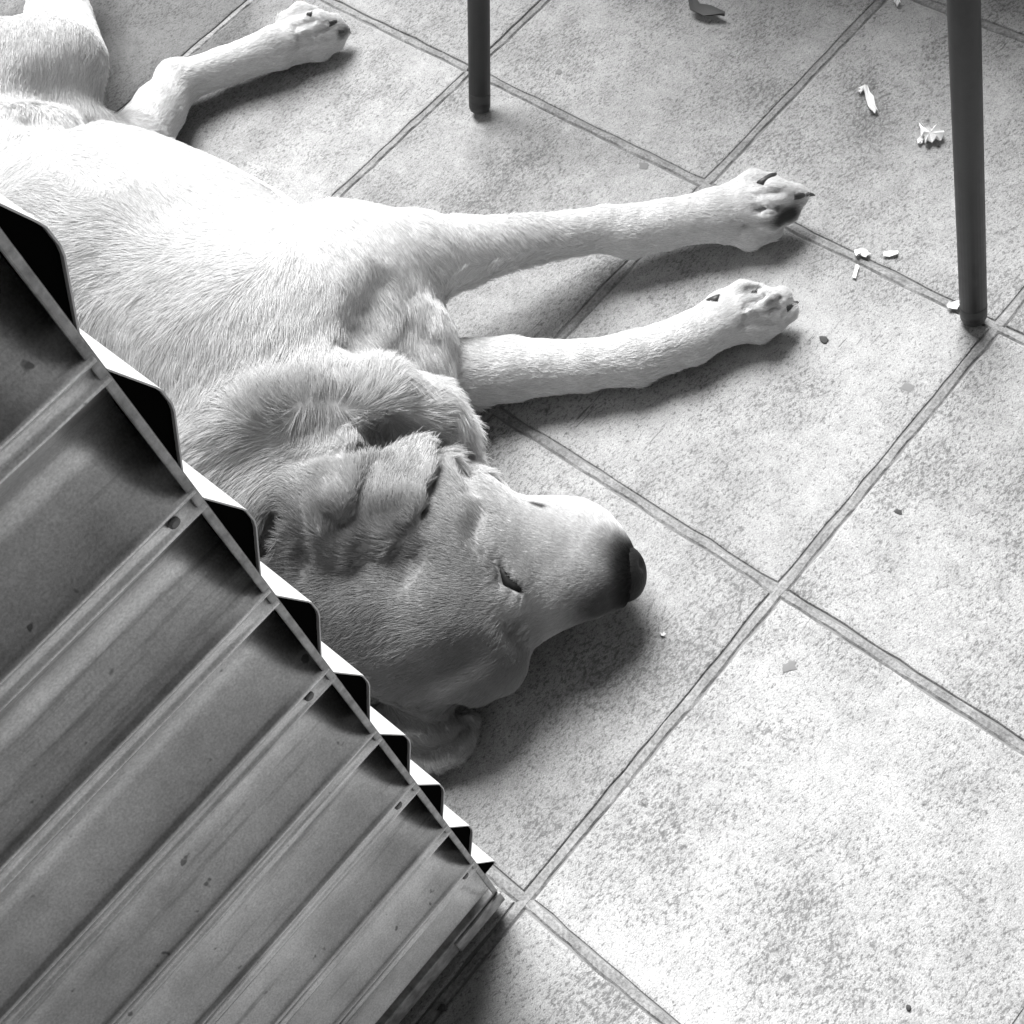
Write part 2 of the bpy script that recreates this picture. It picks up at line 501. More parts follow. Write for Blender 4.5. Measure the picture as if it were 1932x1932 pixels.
v, f_ = box(1.425, 1.445, .085, .495, .60, .86)
me = mesh('backrest', rel(v, cb), f_); bevel_mesh(me, .006, 2); link('backrest', me, MLEG, chair)

def copy_tree(o, parent=None):
    c = o.copy(); COL.objects.link(c); c.parent = parent
    for ch in o.children: copy_tree(ch, c)
    return c
shade_chair = copy_tree(chair); shade_chair.location = (1.57, .84, 0); shade_chair.rotation_euler = (0, 0, math.radians(180))  # unseen chair added so its seat shades the upper right tiles
tag(shade_chair, 'second dark steel armchair, unseen, added beyond the leaf so its seat shades the tiles', 'chair', 'steel armchairs')
chair['group'] = 'steel armchairs'

# ------------------------------------------------------------------ litter on the floor
def scrap(name, label, cat, poly, th=.0007, z=.0012, mat=MPAPER, curl=.002, group=None, base_px=None):
    pl = []
    for i, (x, y) in enumerate(poly):
        x2, y2 = poly[(i + 1) % len(poly)]
        pl += [(x + random.uniform(-1, 1), y + random.uniform(-1, 1)), ((x + x2) / 2 + random.uniform(-1.6, 1.6), (y + y2) / 2 + random.uniform(-1.6, 1.6))]
    P = [U(x, y, 0) for x, y in pl]
    c = np.mean(P, axis=0)
    bm = bmesh.new()
    vs_ = []
    for i, p in enumerate(P):
        q = p - c; vs_.append(bm.verts.new((q[0], q[1], z + curl * (0.5 + .5 * math.sin(i * 2.1)))))
    f_ = bm.faces.new(vs_)
    r = bmesh.ops.poke(bm, faces=[f_])
    for v_ in r['verts']: v_.co.z = z + curl * .2
    geom = bmesh.ops.solidify(bm, geom=bm.faces[:], thickness=th)
    bmesh.ops.recalc_face_normals(bm, faces=bm.faces[:])
    me = bpy.data.meshes.new(name); bm.to_mesh(me); bm.free()
    o = link(name, me, mat); o.location = (c[0], c[1], 0)
    tag(o, label, cat, group)
    return o
GP = 'paper litter on the tiles'
scrap('paper_scrap', 'long curled white paper strip lying between the paws and the chair leg', 'paper', [(1627, 168), (1636, 166), (1648, 190), (1656, 213), (1651, 218), (1643, 214), (1634, 192)], curl=.004, group=GP)
scrap('paper_scrap', 'small rounded white paper flake touching the end of the curled strip', 'paper', [(1617, 178), (1620, 169), (1630, 167), (1633, 173), (1624, 180)], curl=.004, group=GP)
scrap('paper_scrap', 'crumpled white paper bit beside the thick chair leg', 'paper', [(1733, 241), (1742, 248), (1752, 252), (1762, 247), (1775, 252), (1781, 264), (1772, 274), (1758, 272), (1748, 279), (1744, 268), (1738, 262)], curl=.009, group=GP)
scrap('paper_scrap', 'tiny white paper crumb below the crumpled bit', 'paper', [(1731, 266), (1742, 263), (1743, 269), (1735, 277), (1731, 273)], curl=.003, group=GP)
scrap('paper_scrap', 'ragged white paper flake lying on the tile joint', 'paper', [(1612, 474), (1625, 472), (1638, 478), (1642, 484), (1634, 488), (1622, 484), (1614, 486)], curl=.0015, group=GP)
scrap('paper_scrap', 'short flat white paper strip beside the joint', 'paper', [(1668, 478), (1694, 475), (1693, 485), (1666, 487)], curl=.002, group=GP)
scrap('paper_scrap', 'pale thin paper sliver pointing away from the joint', 'paper', [(1613, 503), (1621, 504), (1616, 528), (1608, 526)], curl=.001, group=GP)
scrap('paper_scrap', 'white paper strip tucked against the foot of the chair leg', 'paper', [(1784, 579), (1793, 575), (1815, 571), (1817, 579), (1805, 585), (1790, 587)], curl=.003, group=GP)
scrap('paper_scrap', 'white paper crumb in the shade of the chair', 'paper', [(1686, -6), (1693, -8), (1696, 4), (1699, 10), (1692, 15), (1686, 11)], curl=.004, group=GP)
scrap('paper_scrap', 'tiny white crumb by the dog\'s nose', 'paper', [(1246, 1196), (1253, 1194), (1257, 1199), (1248, 1201)], curl=.001, group=GP)
MLEAF = plain('dry_leaf', .11, .8)
# a dry curled leaf
P0 = [U(*p) for p in ((1300, 2), (1312, 24), (1335, 30), (1368, 37))]
V = []; Fc = []
cw = [.002, .006, .008, .0012]
c0 = np.mean(P0, axis=0)
for i, p in enumerate(P0):
    t = P0[min(i + 1, 3)] - P0[max(i - 1, 0)]; t /= np.linalg.norm(t); n_ = np.array([-t[1], t[0], 0])
    hz = [.014, .004, .003, .005][i]
    for s in (-1, 0, 1):
        q = p - c0 + n_ * s * cw[i]; V.append((q[0], q[1], hz + (.004 if s else 0.)))
for i in range(3):
    for s in range(2):
        a = i * 3 + s; Fc.append((a, a + 1, a + 4, a + 3))
n_ = len(V); V += [(x, y, z - .0008) for x, y, z in V]; Fc += [tuple(reversed([q + n_ for q in f_])) for f_ in list(Fc)]
lf = link('dry_leaf', mesh('dry_leaf', V, Fc, True), MLEAF); lf.location = c0
tag(lf, 'dry curled grey leaf lying on the tile beyond the thin chair leg', 'leaf')
MCR = plain('dark_crumb', .06, .9); MCR2 = plain('grey_crumb', .20, .95)
def crumb(px, py, r, flat, label, mat=MCR):
    bm = bmesh.new(); bmesh.ops.create_icosphere(bm, subdivisions=2, radius=1)
    ph = random.random() * 6
    for v_ in bm.verts:
        c = v_.co; s = 1 + random.uniform(-.14, .14) + .22 * math.sin(3 * c.x + ph) * math.sin(4 * c.y + ph * 2) + .15 * math.sin(7 * c.x * c.y + ph)
        v_.co = Vector((c.x * r * s, c.y * r * .75 * s, c.z * r * flat + r * flat * .7))
    me = bpy.data.meshes.new('crumb'); bm.to_mesh(me); bm.free()
    o = link('dirt_crumb', me, mat); p = U(px, py, 0); o.location = (p[0], p[1], -.0003); o.rotation_euler = (0, 0, ph)
    tag(o, label, 'dirt crumb', 'dirt crumbs on the tiles')
crumb(1490, 1258, 0.0053, 0.08, 'grey flattened dirt crumb on the tile right of the dog\'s nose', MCR2)
crumb(1712, 731, 0.0056, 0.05, 'pale grey round stain crumb below the thick chair leg', MCR2)
crumb(1215, 312, 0.0058, 0.06, 'dark dirt crumb beside the joint above the outstretched foreleg', MCR2)
crumb(1054, 135, 0.0044, 0.07, 'dark dirt crumb right of the thin chair leg', MCR2)
crumb(1555, 641, .0040, .30, 'small dark crumb right of the lower forepaw')
crumb(322, 314, 0.0059, 0.07, 'dark dirt crumb against the hind leg', MCR2)
crumb(887, 130, .0034, .35, 'tiny dark crumb on the joint left of the thin chair leg')
crumb(836, 1902, .0034, .5, 'tiny dark crumb near the foot of the ribbed sheet')
crumb(1714, 2016 * .943, .0022, .6, 'tiny black seed on the empty tile')
crumb(1695, 966, .0030, .3, 'tiny dark crumb on the tile below the pale stain')

# ------------------------------------------------------------------ dog: signed distance field
H = .0030
LO = np.array([-.02, -.02, -.004]); HI = np.array([.66, 1.16, .262])
dims = np.ceil((HI - LO) / H).astype(int) + 1
FLD = np.full(dims, .2, np.float32)
AX = [LO[i] + H * np.arange(dims[i]) for i in range(3)]

def region(lo, hi, m):
    a = np.maximum(((np.array(lo) - m - LO) / H).astype(int), 0)
    b = np.minimum(((np.array(hi) + m - LO) / H).astype(int) + 2, dims)
    if np.any(b <= a): return None
    sl = tuple(slice(int(a[i]), int(b[i])) for i in range(3))
    X = AX[0][sl[0]][:, None, None]; Y = AX[1][sl[1]][None, :, None]; Z = AX[2][sl[2]][None, None, :]
    return sl, X, Y, Z

def smin(a, b, k):
    h = np.maximum(k - np.abs(a - b), 0) / k
    return np.minimum(a, b) - h * h * k * .25

def comb(sl, d, k, sub=False):
    if sub: FLD[sl] = -smin(-FLD[sl], d, k)
    else: FLD[sl] = smin(FLD[sl], d, k)

def cap(p, r, k=.02, sub=False):
    """chain of tapered capsules through world points p with radii r (one field, then merged)"""
    p = [np.asarray(q, float) for q in p]
    R = max(r)
    lo = np.min(p, axis=0) - R; hi = np.max(p, axis=0) + R
    g_ = region(lo, hi, k + .012)
    if g_ is None: return
    sl, X, Y, Z = g_
    D = None
    for i in range(max(len(p) - 1, 1)):
        a = p[i]; b = p[min(i + 1, len(p) - 1)]; ra = r[i]; rb = r[min(i + 1, len(p) - 1)]
        ba = b - a; L = max(ba @ ba, 1e-12)
        t = np.clip(((X - a[0]) * ba[0] + (Y - a[1]) * ba[1] + (Z - a[2]) * ba[2]) / L, 0, 1)
        d = np.sqrt((X - a[0] - t * ba[0]) ** 2 + (Y - a[1] - t * ba[1]) ** 2 + (Z - a[2] - t * ba[2]) ** 2) - (ra + (rb - ra) * t)
        D = d if D is None else smin(D, d, .006)
    comb(sl, D.astype(np.float32), k, sub)

def ell(a, b, rw, rz, k=.03, grow=0., roll=0., sub=False):
    """ellipsoid with poles near world points a and b; rw across (horizontal), rz the third radius; roll tips the cross section"""
    a = np.asarray(a, float); b = np.asarray(b, float); c = (a + b) / 2
    u = b - a; rl = np.linalg.norm(u) / 2 + grow; u /= np.linalg.norm(u)
    wv = np.cross(np.array([0, 0, 1.]), u); wv /= np.linalg.norm(wv); nv = np.cross(u, wv)
    cr, sr = math.cos(roll), math.sin(roll)
    wv, nv = wv * cr + nv * sr, nv * cr - wv * sr
    R = np.abs(u) * rl + np.abs(wv) * rw + np.abs(nv) * rz
    g_ = region(c - R, c + R, k + .012)
    if g_ is None: return
    sl, X, Y, Z = g_
    dx, dy, dz = X - c[0], Y - c[1], Z - c[2]
    e1 = (dx * u[0] + dy * u[1] + dz * u[2]); e2 = (dx * wv[0] + dy * wv[1] + dz * wv[2]); e3 = (dx * nv[0] + dy * nv[1] + dz * nv[2])
    k0 = np.sqrt((e1 / rl) ** 2 + (e2 / rw) ** 2 + (e3 / rz) ** 2)
    k1 = np.sqrt((e1 / rl ** 2) ** 2 + (e2 / rw ** 2) ** 2 + (e3 / rz ** 2) ** 2)
    d = k0 * (k0 - 1) / np.maximum(k1, 1e-6)
    comb(sl, d.astype(np.float32), k, sub)

def field(p):
    q = (np.asarray(p) - LO) / H
    i = np.clip(np.floor(q).astype(int), 0, dims - 2); t = q - i
    v = 0.
    for dx in (0, 1):
        for dy in (0, 1):
            for dz in (0, 1):
                v += FLD[i[0] + dx, i[1] + dy, i[2] + dz] * (t[0] if dx else 1 - t[0]) * (t[1] if dy else 1 - t[1]) * (t[2] if dz else 1 - t[2])
    return v

def S(px, py, lift=0.):
    """first point of the dog on the ray through a pixel (the floor if it misses)"""
    d = ray(px, py); t0 = (HI[2] - .002 - CAM[2]) / d[2]; t1 = (.002 - CAM[2]) / d[2]
    t = t0
    while t < t1:
        p = CAM + d * t
        if np.all(p > LO + H) and np.all(p < HI - H) and field(p) < 0: break
        t += .002
    p = CAM + d * t
    return p + np.array([0, 0, lift])

def chain(pts): return [U(*p) for p in pts]

# --- trunk
ell(U(640, 640, .105), U(40, 470, .105), .118, .100, .05)
ell(U(300, 500, .11), U(-160, 250, .11), .085, .088, .05)
ell(U(380, 560, .12), U(100, 380, .12), .088, .088, .05)
ell(U(20, 330, .12), U(-220, 160, .12), .10, .10, .05)
# shoulder and upper arm
ell(U(440, 690, .135), U(760, 480, .125), .070, .072, .04)
ell(U(560, 560, .125), U(800, 480, .105), .046, .050, .03)
# brisket and chest front
ell(U(640, 760, .075), U(815, 590, .07), .052, .060, .03)
ell(U(690, 690, .075), U(848, 640, .072), .040, .050, .02)
ell(U(700, 740, .075), U(842, 715, .072), .026, .042, .02)
# neck
cap(chain([(470, 700, .105), (560, 850, .095), (640, 1000, .085)]), [.098, .088, .072], .05)
ell(U(380, 880, .09), U(560, 960, .09), .05, .07, .04)
# loose skin rolled up round the throat
cap(chain([(400, 850, .140), (480, 800, .147), (600, 760, .150), (720, 748, .142), (800, 775, .118), (845, 830, .080), (850, 880, .05)]), [.022, .024, .025, .024, .023, .021, .016], .026)
# --- head
ell(U(575, 1155, .078), U(1000, 1085, .070), .074, .066, .03)
ell(U(740, 960, .085), U(930, 985, .070), .045, .052, .03)          # cheek and jaw muscle
ell(U(720, 1260, .065), U(960, 1200, .055), .045, .050, .03)        # forehead
ell(U(900, 1260, .045), U(985, 1225, .042), .020, .030, .02)        # brow over the far eye
cap(chain([(900, 1060, .066), (1010, 1068, .057), (1080, 1060, .049), (1125, 1070, .044)]), [.056, .046, .040, .031], .03)
ell(U(960, 1005, .050), U(1160, 1020, .040), .026, .034, .02)       # flews
cap(chain([(1000, 1130, .064), (1100, 1108, .058), (1152, 1096, .050)]), [.024, .020, .016], .02)   # bridge of the nose
# --- upper foreleg
cap(chain([(660, 520, .120), (780, 490, .106), (870, 474, .086), (1000, 451, .062), (1140, 431, .040), (1250, 424, .032), (1350, 405, .030), (1420, 390, .030)]),
    [.062, .040, .0285, .0195, .0185, .0205, .0220, .0225], .012)
ell(U(1150, 455, .034), U(1225, 447, .028), .015, .017, .012)
# --- lower foreleg
cap(chain([(872, 706, .036), (960, 696, .031), (1095, 690, .026), (1190, 676, .025), (1300, 640, .024), (1370, 600, .024), (1420, 585, .022)]),
    [.0295, .0260, .0205, .0210, .0205, .0215, .0205], .006)
# --- hind leg lying on the floor
cap(chain([(180, 360, .06), (255, 275, .040), (300, 207, .032), (336, 156, .030), (420, 126, .026), (520, 90, .026), (580, 68, .024)]),
    [.05, .030, .0250, .0205, .0180, .0205, .0205], .02)
ell(U(302, 160, .032), U(352, 132, .032), .009, .014, .014)         # point of the hock
# --- upper hind leg: thigh and knee
ell(U(-150, 190, .14), U(140, 132, .135), .056, .060, .03)
cap(chain([(118, 110, .14), (112, 30, .12), (100, -60, .10), (110, -150, .08)]), [.040, .030, .024, .021], .03)
ell(U(50, 190, .13), U(160, 200, .12), .028, .035, .03)
ell(U(120, 260, .115), U(215, 255, .085), .016, .018, .03)          # flank fold

# --- toes
def toes(lst, r, k=.007):
    for pts in lst:
        cap(chain(pts), [r, r * 1.08, r * .86], k)
toes([[(1385, 368, .036), (1420, 352, .042), (1452, 348, .034)], [(1400, 384, .040), (1462, 368, .044), (1502, 370, .032)],
      [(1395, 408, .032), (1445, 408, .032), (1486, 400, .022)], [(1370, 432, .022), (1412, 440, .017), (1452, 434, .013)]], .0118, .005)
toes([[(1370, 575, .030), (1400, 560, .036), (1428, 556, .034)], [(1400, 590, .034), (1445, 575, .038), (1472, 562, .030)],
      [(1405, 608, .026), (1450, 600, .026), (1484, 588, .020)], [(1390, 620, .016), (1430, 618, .014), (1462, 608, .012)]], .0110, .005)
toes([[(540, 45, .032), (568, 30, .034), (590, 30, .026)], [(555, 60, .034), (600, 45, .036), (628, 44, .028)],
      [(560, 78, .024), (610, 66, .026), (642, 58, .020)], [(555, 98, .016), (600, 90, .014), (632, 78, .013)]], .0112, .005)
# --- carved hollows
def groove(pts, r, depth, k):
    """soft groove along pixels on the surface; depth = how far the cutter reaches below it"""
    P = [S(x, y) for x, y in pts]
    n = len(P)
    V_ = [(CAM - p) / np.linalg.norm(CAM - p) for p in P]
    cap([p + v * (r - depth) for p, v in zip(P, V_)], [r * (.6 if i in (0, n - 1) else 1) for i in range(n)], k, True)
groove([(716, 536), (695, 572), (680, 610), (668, 645)], .007, .007, .022)            # crease between shoulder and chest
groove([(690, 835), (740, 830), (790, 838)], .020, .026, .02)            # hollow below the throat roll
groove([(600, 800), (520, 840), (440, 880)], .016, .010, .03)
groove([(492, 1070), (515, 1020), (542, 980), (566, 940)], .015, .036, .008)           # gap behind the ear
groove([(880, 850), (890, 890), (905, 930)], .008, .010, .012)
cap(chain([(852, 640, .030), (838, 690, .034), (858, 745, .030), (884, 792, .020)]), [.010, .012, .010, .006], .006, True)   # gap between chest and elbow
groove([(1010, 1190), (985, 1180)], .010, .006, .02)                     # stop
groove([(560, 1060), (640, 1060), (760, 1055)], .012, .006, .03)
groove([(745, 1300), (820, 1275), (900, 1240)], .009, .005, .02)         # brow furrow
groove([(860, 1340), (890, 1350)], .010, .010, .015)
groove([(60, 225), (130, 235), (180, 232)], .010, .010, .02)             # between thigh and belly
groove([(20, 165), (90, 165), (150, 150)], .012, .004, .03)
for pr in (((1425, 368), (1470, 362)), ((1425, 398), (1480, 388)), ((1400, 424), (1455, 418))):
    groove(pr, .0045, .0058, .004)
for pr in (((1400, 582), (1440, 562)), ((1405, 600), (1462, 580)), ((1400, 616), (1455, 604))):
    groove(pr, .0045, .0058, .004)
for pr in (((555, 52), (592, 38)), ((560, 72), (618, 54)), ((560, 88), (620, 72))):
    groove(pr, .0045, .0058, .004)

# --- ears: flaps whose outline is a polygon and whose height is interpolated
def project(X, Y, Z):
    dx, dy, dz = X - CAM[0], Y - CAM[1], Z - CAM[2]
    dep = dx * FWD[0] + dy * FWD[1] + dz * FWD[2]
    u = 966 + FPX * (dx * RGT[0] + dy * RGT[1] + dz * RGT[2]) / dep
    v = 966 - FPX * (dx * UPV[0] + dy * UPV[1] + dz * UPV[2]) / dep
    return u, v, dep
def flap(poly, ctrl, th, k, folds=()):
    """ctrl: (px,py,z) heights; folds: (pts, width px, dz) ridges or creases along pixel lines"""
    W3 = np.array([U(x, y, z) for x, y, z in ctrl]); zs = np.array([c[2] for c in ctrl])
    PW = [U(x, y, zs.mean()) for x, y in poly]
    lo = np.min(PW, axis=0); hi = np.max(PW, axis=0); lo[2] = zs.min(); hi[2] = zs.max()
    g_ = region(lo - .01, hi + .01, k + .02)
    sl, X, Y, Z = g_
    u, v, dep = project(X, Y, Z)
    n = len(poly); d2 = None; inside = np.zeros(u.shape, bool)
    for i in range(n):
        ax, ay = poly[i]; bx, by = poly[(i + 1) % n]
        ex, ey = bx - ax, by - ay
        t = np.clip(((u - ax) * ex + (v - ay) * ey) / (ex * ex + ey * ey), 0, 1)
        d = np.hypot(u - ax - t * ex, v - ay - t * ey)
        d2 = d if d2 is None else np.minimum(d2, d)
        cr = ((ay > v) != (by > v)) & (u < (bx - ax) * (v - ay) / (by - ay + 1e-9) + ax)
        inside ^= cr
    d2 = np.where(inside, -d2, d2) * dep / FPX
    num = 0.; den = 0.
    for (cx_, cy_, cz_) in ctrl:
        w_ = 1. / ((u - cx_) ** 2 + (v - cy_) ** 2 + 38. ** 2) ** 2
        num = num + w_ * cz_; den = den + w_
    zm = num / den
    for pts, wd, dz in folds:
        dd = None
        for (ax, ay), (bx, by) in zip(pts[:-1], pts[1:]):
            ex, ey = bx - ax, by - ay
            t = np.clip(((u - ax) * ex + (v - ay) * ey) / (ex * ex + ey * ey), 0, 1)
            d = np.hypot(u - ax - t * ex, v - ay - t * ey); dd = d if dd is None else np.minimum(dd, d)
        zm = zm + dz * np.exp(-(dd / wd) ** 2)
    r = th * .9
    q2 = d2 + r; qz = np.abs(Z - zm) * .9 - th + r
    D = np.sqrt(np.maximum(q2, 0) ** 2 + np.maximum(qz, 0) ** 2) + np.minimum(np.maximum(q2, qz), 0) - r
    comb(sl, D.astype(np.float32), k)

# far ear, lying on the floor
flap([(690, 1330), (790, 1330), (858, 1352), (885, 1340), (903, 1352), (900, 1385), (889, 1411), (867, 1437), (823, 1455), (780, 1450), (720, 1420)],
     [(720, 1360, .040), (790, 1370, .034), (850, 1390, .020), (890, 1370, .016), (830, 1440, .012), (760, 1430, .016)], .0065, .012,
     [([(720, 1390), (800, 1385), (850, 1372)], 14, .008), ([(800, 1420), (850, 1405), (880, 1370)], 9, -.005)])
# near ear, thrown back over the cheek towards the throat
def zs_(x, y, o=0.): return (x, y, S(x, y)[2] + o)
ZE = [(575, 895, .158), (600, 885, .163), (650, 880, .160), (712, 872, .150), (755, 850, .140), (790, 838, .134), (812, 860, .132), (812, 910, .136),
      (575, 950, .156), (640, 940, .164), (720, 930, .152), (770, 930, .146), zs_(600, 1000, .004), zs_(660, 1010, .003), zs_(730, 1000, .003), zs_(790, 975, .002), zs_(620, 1060, -.004), zs_(700, 1060, -.005), zs_(770, 1020, -.004)]
flap([(566, 885), (600, 873), (647, 868), (713, 857), (753, 835), (775, 826), (795, 825), (812, 835), (823, 858), (824, 885), (818, 922), (803, 960), (775, 1000), (740, 1045), (660, 1070), (600, 1060), (584, 993), (570, 945), (563, 915)],
     ZE, .0044, .004,
     [([(600, 888), (585, 930), (592, 1000)], 26, .004), ([(703, 885), (688, 930), (655, 985)], 16, -.0042), ([(760, 870), (750, 930)], 34, .002)])
groove([(822, 900), (812, 935), (798, 968)], .004, .006, .005)
ell(U(868, 868, .045), U(900, 892, .04), .012, .014, .01)                # lip corner
# inner tip of the ear standing behind the flap
cap([S(648, 858, .002), S(668, 836, .014), S(688, 842, .012)], [.004, .0055, .004], .004)
cap([S(690, 845, .0), S(705, 838, .006)], [.006, .007], .006)
# folds of the face
groove([(900, 1022), (920, 1042), (940, 1060)], .0035, .0022, .006)
groove([(922, 968), (908, 1000), (905, 1020)], .006, .0025, .010)
groove([(801, 1037), (790, 1062), (779, 1088)], .0055, .0035, .010)
groove([(592, 1020), (585, 1050), (580, 1085)], .005, .004, .006)
# closed eye: the ball under the lids, then the slit
ell(S(925, 1092, -.008), S(990, 1098, -.008), .020, .012, .012)
groove([(940, 1062), (956, 1098), (985, 1117)], .0030, .0026, .003)
ell(S(968, 1122, -.003), S(984, 1134, -.003), .005, .005, .004)
eye_a, eye_m, eye_b = S(944, 1068), S(957, 1098), S(982, 1115)

# floor contact
Zg = AX[2][None, None, :]
FLD = np.maximum(FLD, (.0012 - Zg).astype(np.float32))

def surface_nets(F, lo, h):
    nx, ny, nz = F.shape
    In = F < 0
    cnt = np.zeros((nx - 1, ny - 1, nz - 1), np.int8)
    for a in (0, 1):
        for b in (0, 1):
            for c in (0, 1):
                cnt += In[a:nx - 1 + a, b:ny - 1 + b, c:nz - 1 + c]
    act = (cnt > 0) & (cnt < 8)
    ci = np.argwhere(act)
    idx = np.full(act.shape, -1, np.int64); idx[act] = np.arange(len(ci))
    acc = np.zeros((len(ci), 3)); num = np.zeros(len(ci))
    corners = [(a, b, c) for a in (0, 1) for b in (0, 1) for c in (0, 1)]
    vals = {c: F[ci[:, 0] + c[0], ci[:, 1] + c[1], ci[:, 2] + c[2]] for c in corners}
    for c in corners:
        for ax in range(3):
            if c[ax] == 0:
                e = list(c); e[ax] = 1; e = tuple(e)
                a, b = vals[c], vals[e]; m = (a < 0) != (b < 0)
                t = np.where(m, a / np.where(a == b, 1, a - b), 0)
                p = np.tile(np.array(c, float), (len(ci), 1)); p[:, ax] = t
                acc[m] += p[m]; num[m] += 1
    V = (ci + acc / np.maximum(num, 1)[:, None]) * h + lo
    Q = []
    for ax in range(3):
        s0 = [slice(None)] * 3; s1 = [slice(None)] * 3
        s0[ax] = slice(0, -1); s1[ax] = slice(1, None)
        A = In[tuple(s0)]; B = In[tuple(s1)]
        e = np.argwhere(A != B); o1, o2 = (ax + 1) % 3, (ax + 2) % 3
        lim = np.array(act.shape)
        ok = (e[:, o1] > 0) & (e[:, o2] > 0) & (e[:, o1] < lim[o1]) & (e[:, o2] < lim[o2]); e = e[ok]
        ins = A[e[:, 0], e[:, 1], e[:, 2]]
        def cell(d1, d2):
            q = e.copy(); q[:, o1] -= d1; q[:, o2] -= d2
            return idx[q[:, 0], q[:, 1], q[:, 2]]
        q = np.stack([cell(1, 1), cell(0, 1), cell(0, 0), cell(1, 0)], 1)
        q[~ins] = q[~ins][:, ::-1]
        Q.append(q)
    return V, np.concatenate(Q)

VB, QB = surface_nets(FLD, LO, H)
good = np.all(QB >= 0, axis=1); QB = QB[good]
# smoothing
edges = np.concatenate([QB[:, [0, 1]], QB[:, [1, 2]], QB[:, [2, 3]], QB[:, [3, 0]]])
def lap(Vv, lam):
    s = np.zeros_like(Vv); n = np.zeros(len(Vv))
    for a, b in ((0, 1), (1, 0)):
        for c in range(3): s[:, c] += np.bincount(edges[:, a], Vv[edges[:, b], c], len(Vv))
        n += np.bincount(edges[:, a], minlength=len(Vv))
    return Vv + lam * (s / np.maximum(n, 1)[:, None] - Vv)
for _ in range(3):
    VB = lap(VB, .5); VB = lap(VB, -.45)
VB[:, 2] = np.maximum(VB[:, 2], .0008)

def snoise(P, s, seed):
    r_ = np.random.default_rng(seed); out = np.zeros(len(P))
    for _ in range(7):
        k_ = r_.normal(size=3) * s; out += np.sin(P @ k_ + r_.random() * 6.28)
    return out / 2.6
# --- coat tone: pale coat, darker leather at nose, lips, eyelids and pads
def blob(P, c, r, soft):
    d = np.linalg.norm(P - np.asarray(c), axis=1)
    return np.clip(1 - (d - r) / soft, 0, 1)
def seg(P, pts, r, soft):
    out = np.zeros(len(P))
    for a, b in zip(pts[:-1], pts[1:]):
        a = np.asarray(a); b = np.asarray(b); ba = b - a
        t = np.clip(((P - a) @ ba) / (ba @ ba), 0, 1)
        d = np.linalg.norm(P - a - t[:, None] * ba, axis=1)
        out = np.maximum(out, np.clip(1 - (d - r) / soft, 0, 1))
    return out
NOSE = U(1200, 1085, .043)
LIPS = [U(1130, 1130, .020), U(1205, 1100, .022)]
PADS = [U(1470, 412, .022), U(1465, 560, .018), U(1415, 545, .03), U(640, 68, .012)]
def tone(P):
    t = np.full(len(P), .90)
    # the coat is darker on the back, neck, skull and ears than on belly, legs and muzzle; shade on back and head is painted in too
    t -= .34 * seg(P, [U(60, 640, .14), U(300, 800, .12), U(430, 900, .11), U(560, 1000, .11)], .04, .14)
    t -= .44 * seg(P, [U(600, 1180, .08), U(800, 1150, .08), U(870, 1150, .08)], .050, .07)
    t -= .26 * seg(P, [U(560, 1250, .08), U(700, 1330, .06), U(860, 1330, .04)], .03, .07)  # darker lower side of the head, shade painted in
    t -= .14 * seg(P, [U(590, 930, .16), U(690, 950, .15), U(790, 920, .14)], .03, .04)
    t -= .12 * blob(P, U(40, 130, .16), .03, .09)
    t += .05 * snoise(P, 55, 11) * np.clip((.84 - t) * 5, .25, 1)
    t = np.clip(t, .22, .93)
    t = t * (1 - .93 * blob(P, NOSE, .021, .016))
    t = t * (1 - .80 * seg(P, [S(1185, 1075), S(1178, 1112), S(1140, 1138)], .010, .030))
    t = t * (1 - .5 * seg(P, [S(1172, 1040), S(1178, 1090)], .004, .014))
    t = t * (1 - .85 * seg(P, [S(1012, 954), S(1028, 958)], .0016, .003))
    t = t * (1 - .90 * seg(P, [eye_a, eye_m, eye_b], .0022, .0026))
    t = t * (1 - .35 * seg(P, [eye_a, eye_m, eye_b], .003, .008))
    t = t * (1 - .85 * seg(P, [S(1468, 416), S(1490, 404)], .004, .009))
    t = t * (1 - .65 * seg(P, [S(1400, 546), S(1424, 546)], .001, .004))
    t = t * (1 - .70 * seg(P, [S(1446, 574), S(1466, 562)], .0015, .003))
    t = t * (1 - .6 * seg(P, [S(640, 66), S(648, 58)], .003, .005))
    return np.clip(t, .01, 1)

TB = tone(VB)
dog = empty('dog', tuple(U(420, 620, 0)))
tag(dog, 'pale short-haired dog asleep on its side on the tiles', 'dog')
db = np.array(dog.location)
me = bpy.data.meshes.new('body')
me.vertices.add(len(VB)); me.vertices.foreach_set('co', (VB - db).astype(np.float32).ravel())
me.loops.add(QB.size); me.loops.foreach_set('vertex_index', QB.astype(np.int32).ravel())
me.polygons.add(len(QB)); me.polygons.foreach_set('loop_start', np.arange(0, QB.size, 4, dtype=np.int32)); me.polygons.foreach_set('loop_total', np.full(len(QB), 4, np.int32))
me.update(calc_edges=True); me.validate()
me.polygons.foreach_set('use_smooth', [True] * len(me.polygons))
at = me.attributes.new('tone', 'FLOAT', 'POINT'); at.data.foreach_set('value', TB.astype(np.float32))
body = link('body', me, fur_mat('dog_skin', False), dog)

# --- fur
FA, FB_, FC_, FD = (VB[QB[:, i]] for i in range(4))
fn = np.cross(FC_ - FA, FD - FB_); area = np.linalg.norm(fn, axis=1) * .5; fn /= np.maximum(np.linalg.norm(fn, axis=1), 1e-12)[:, None]
fc = (FA + FB_ + FC_ + FD) / 4
view = CAM - fc; view /= np.linalg.norm(view, axis=1)[:, None]
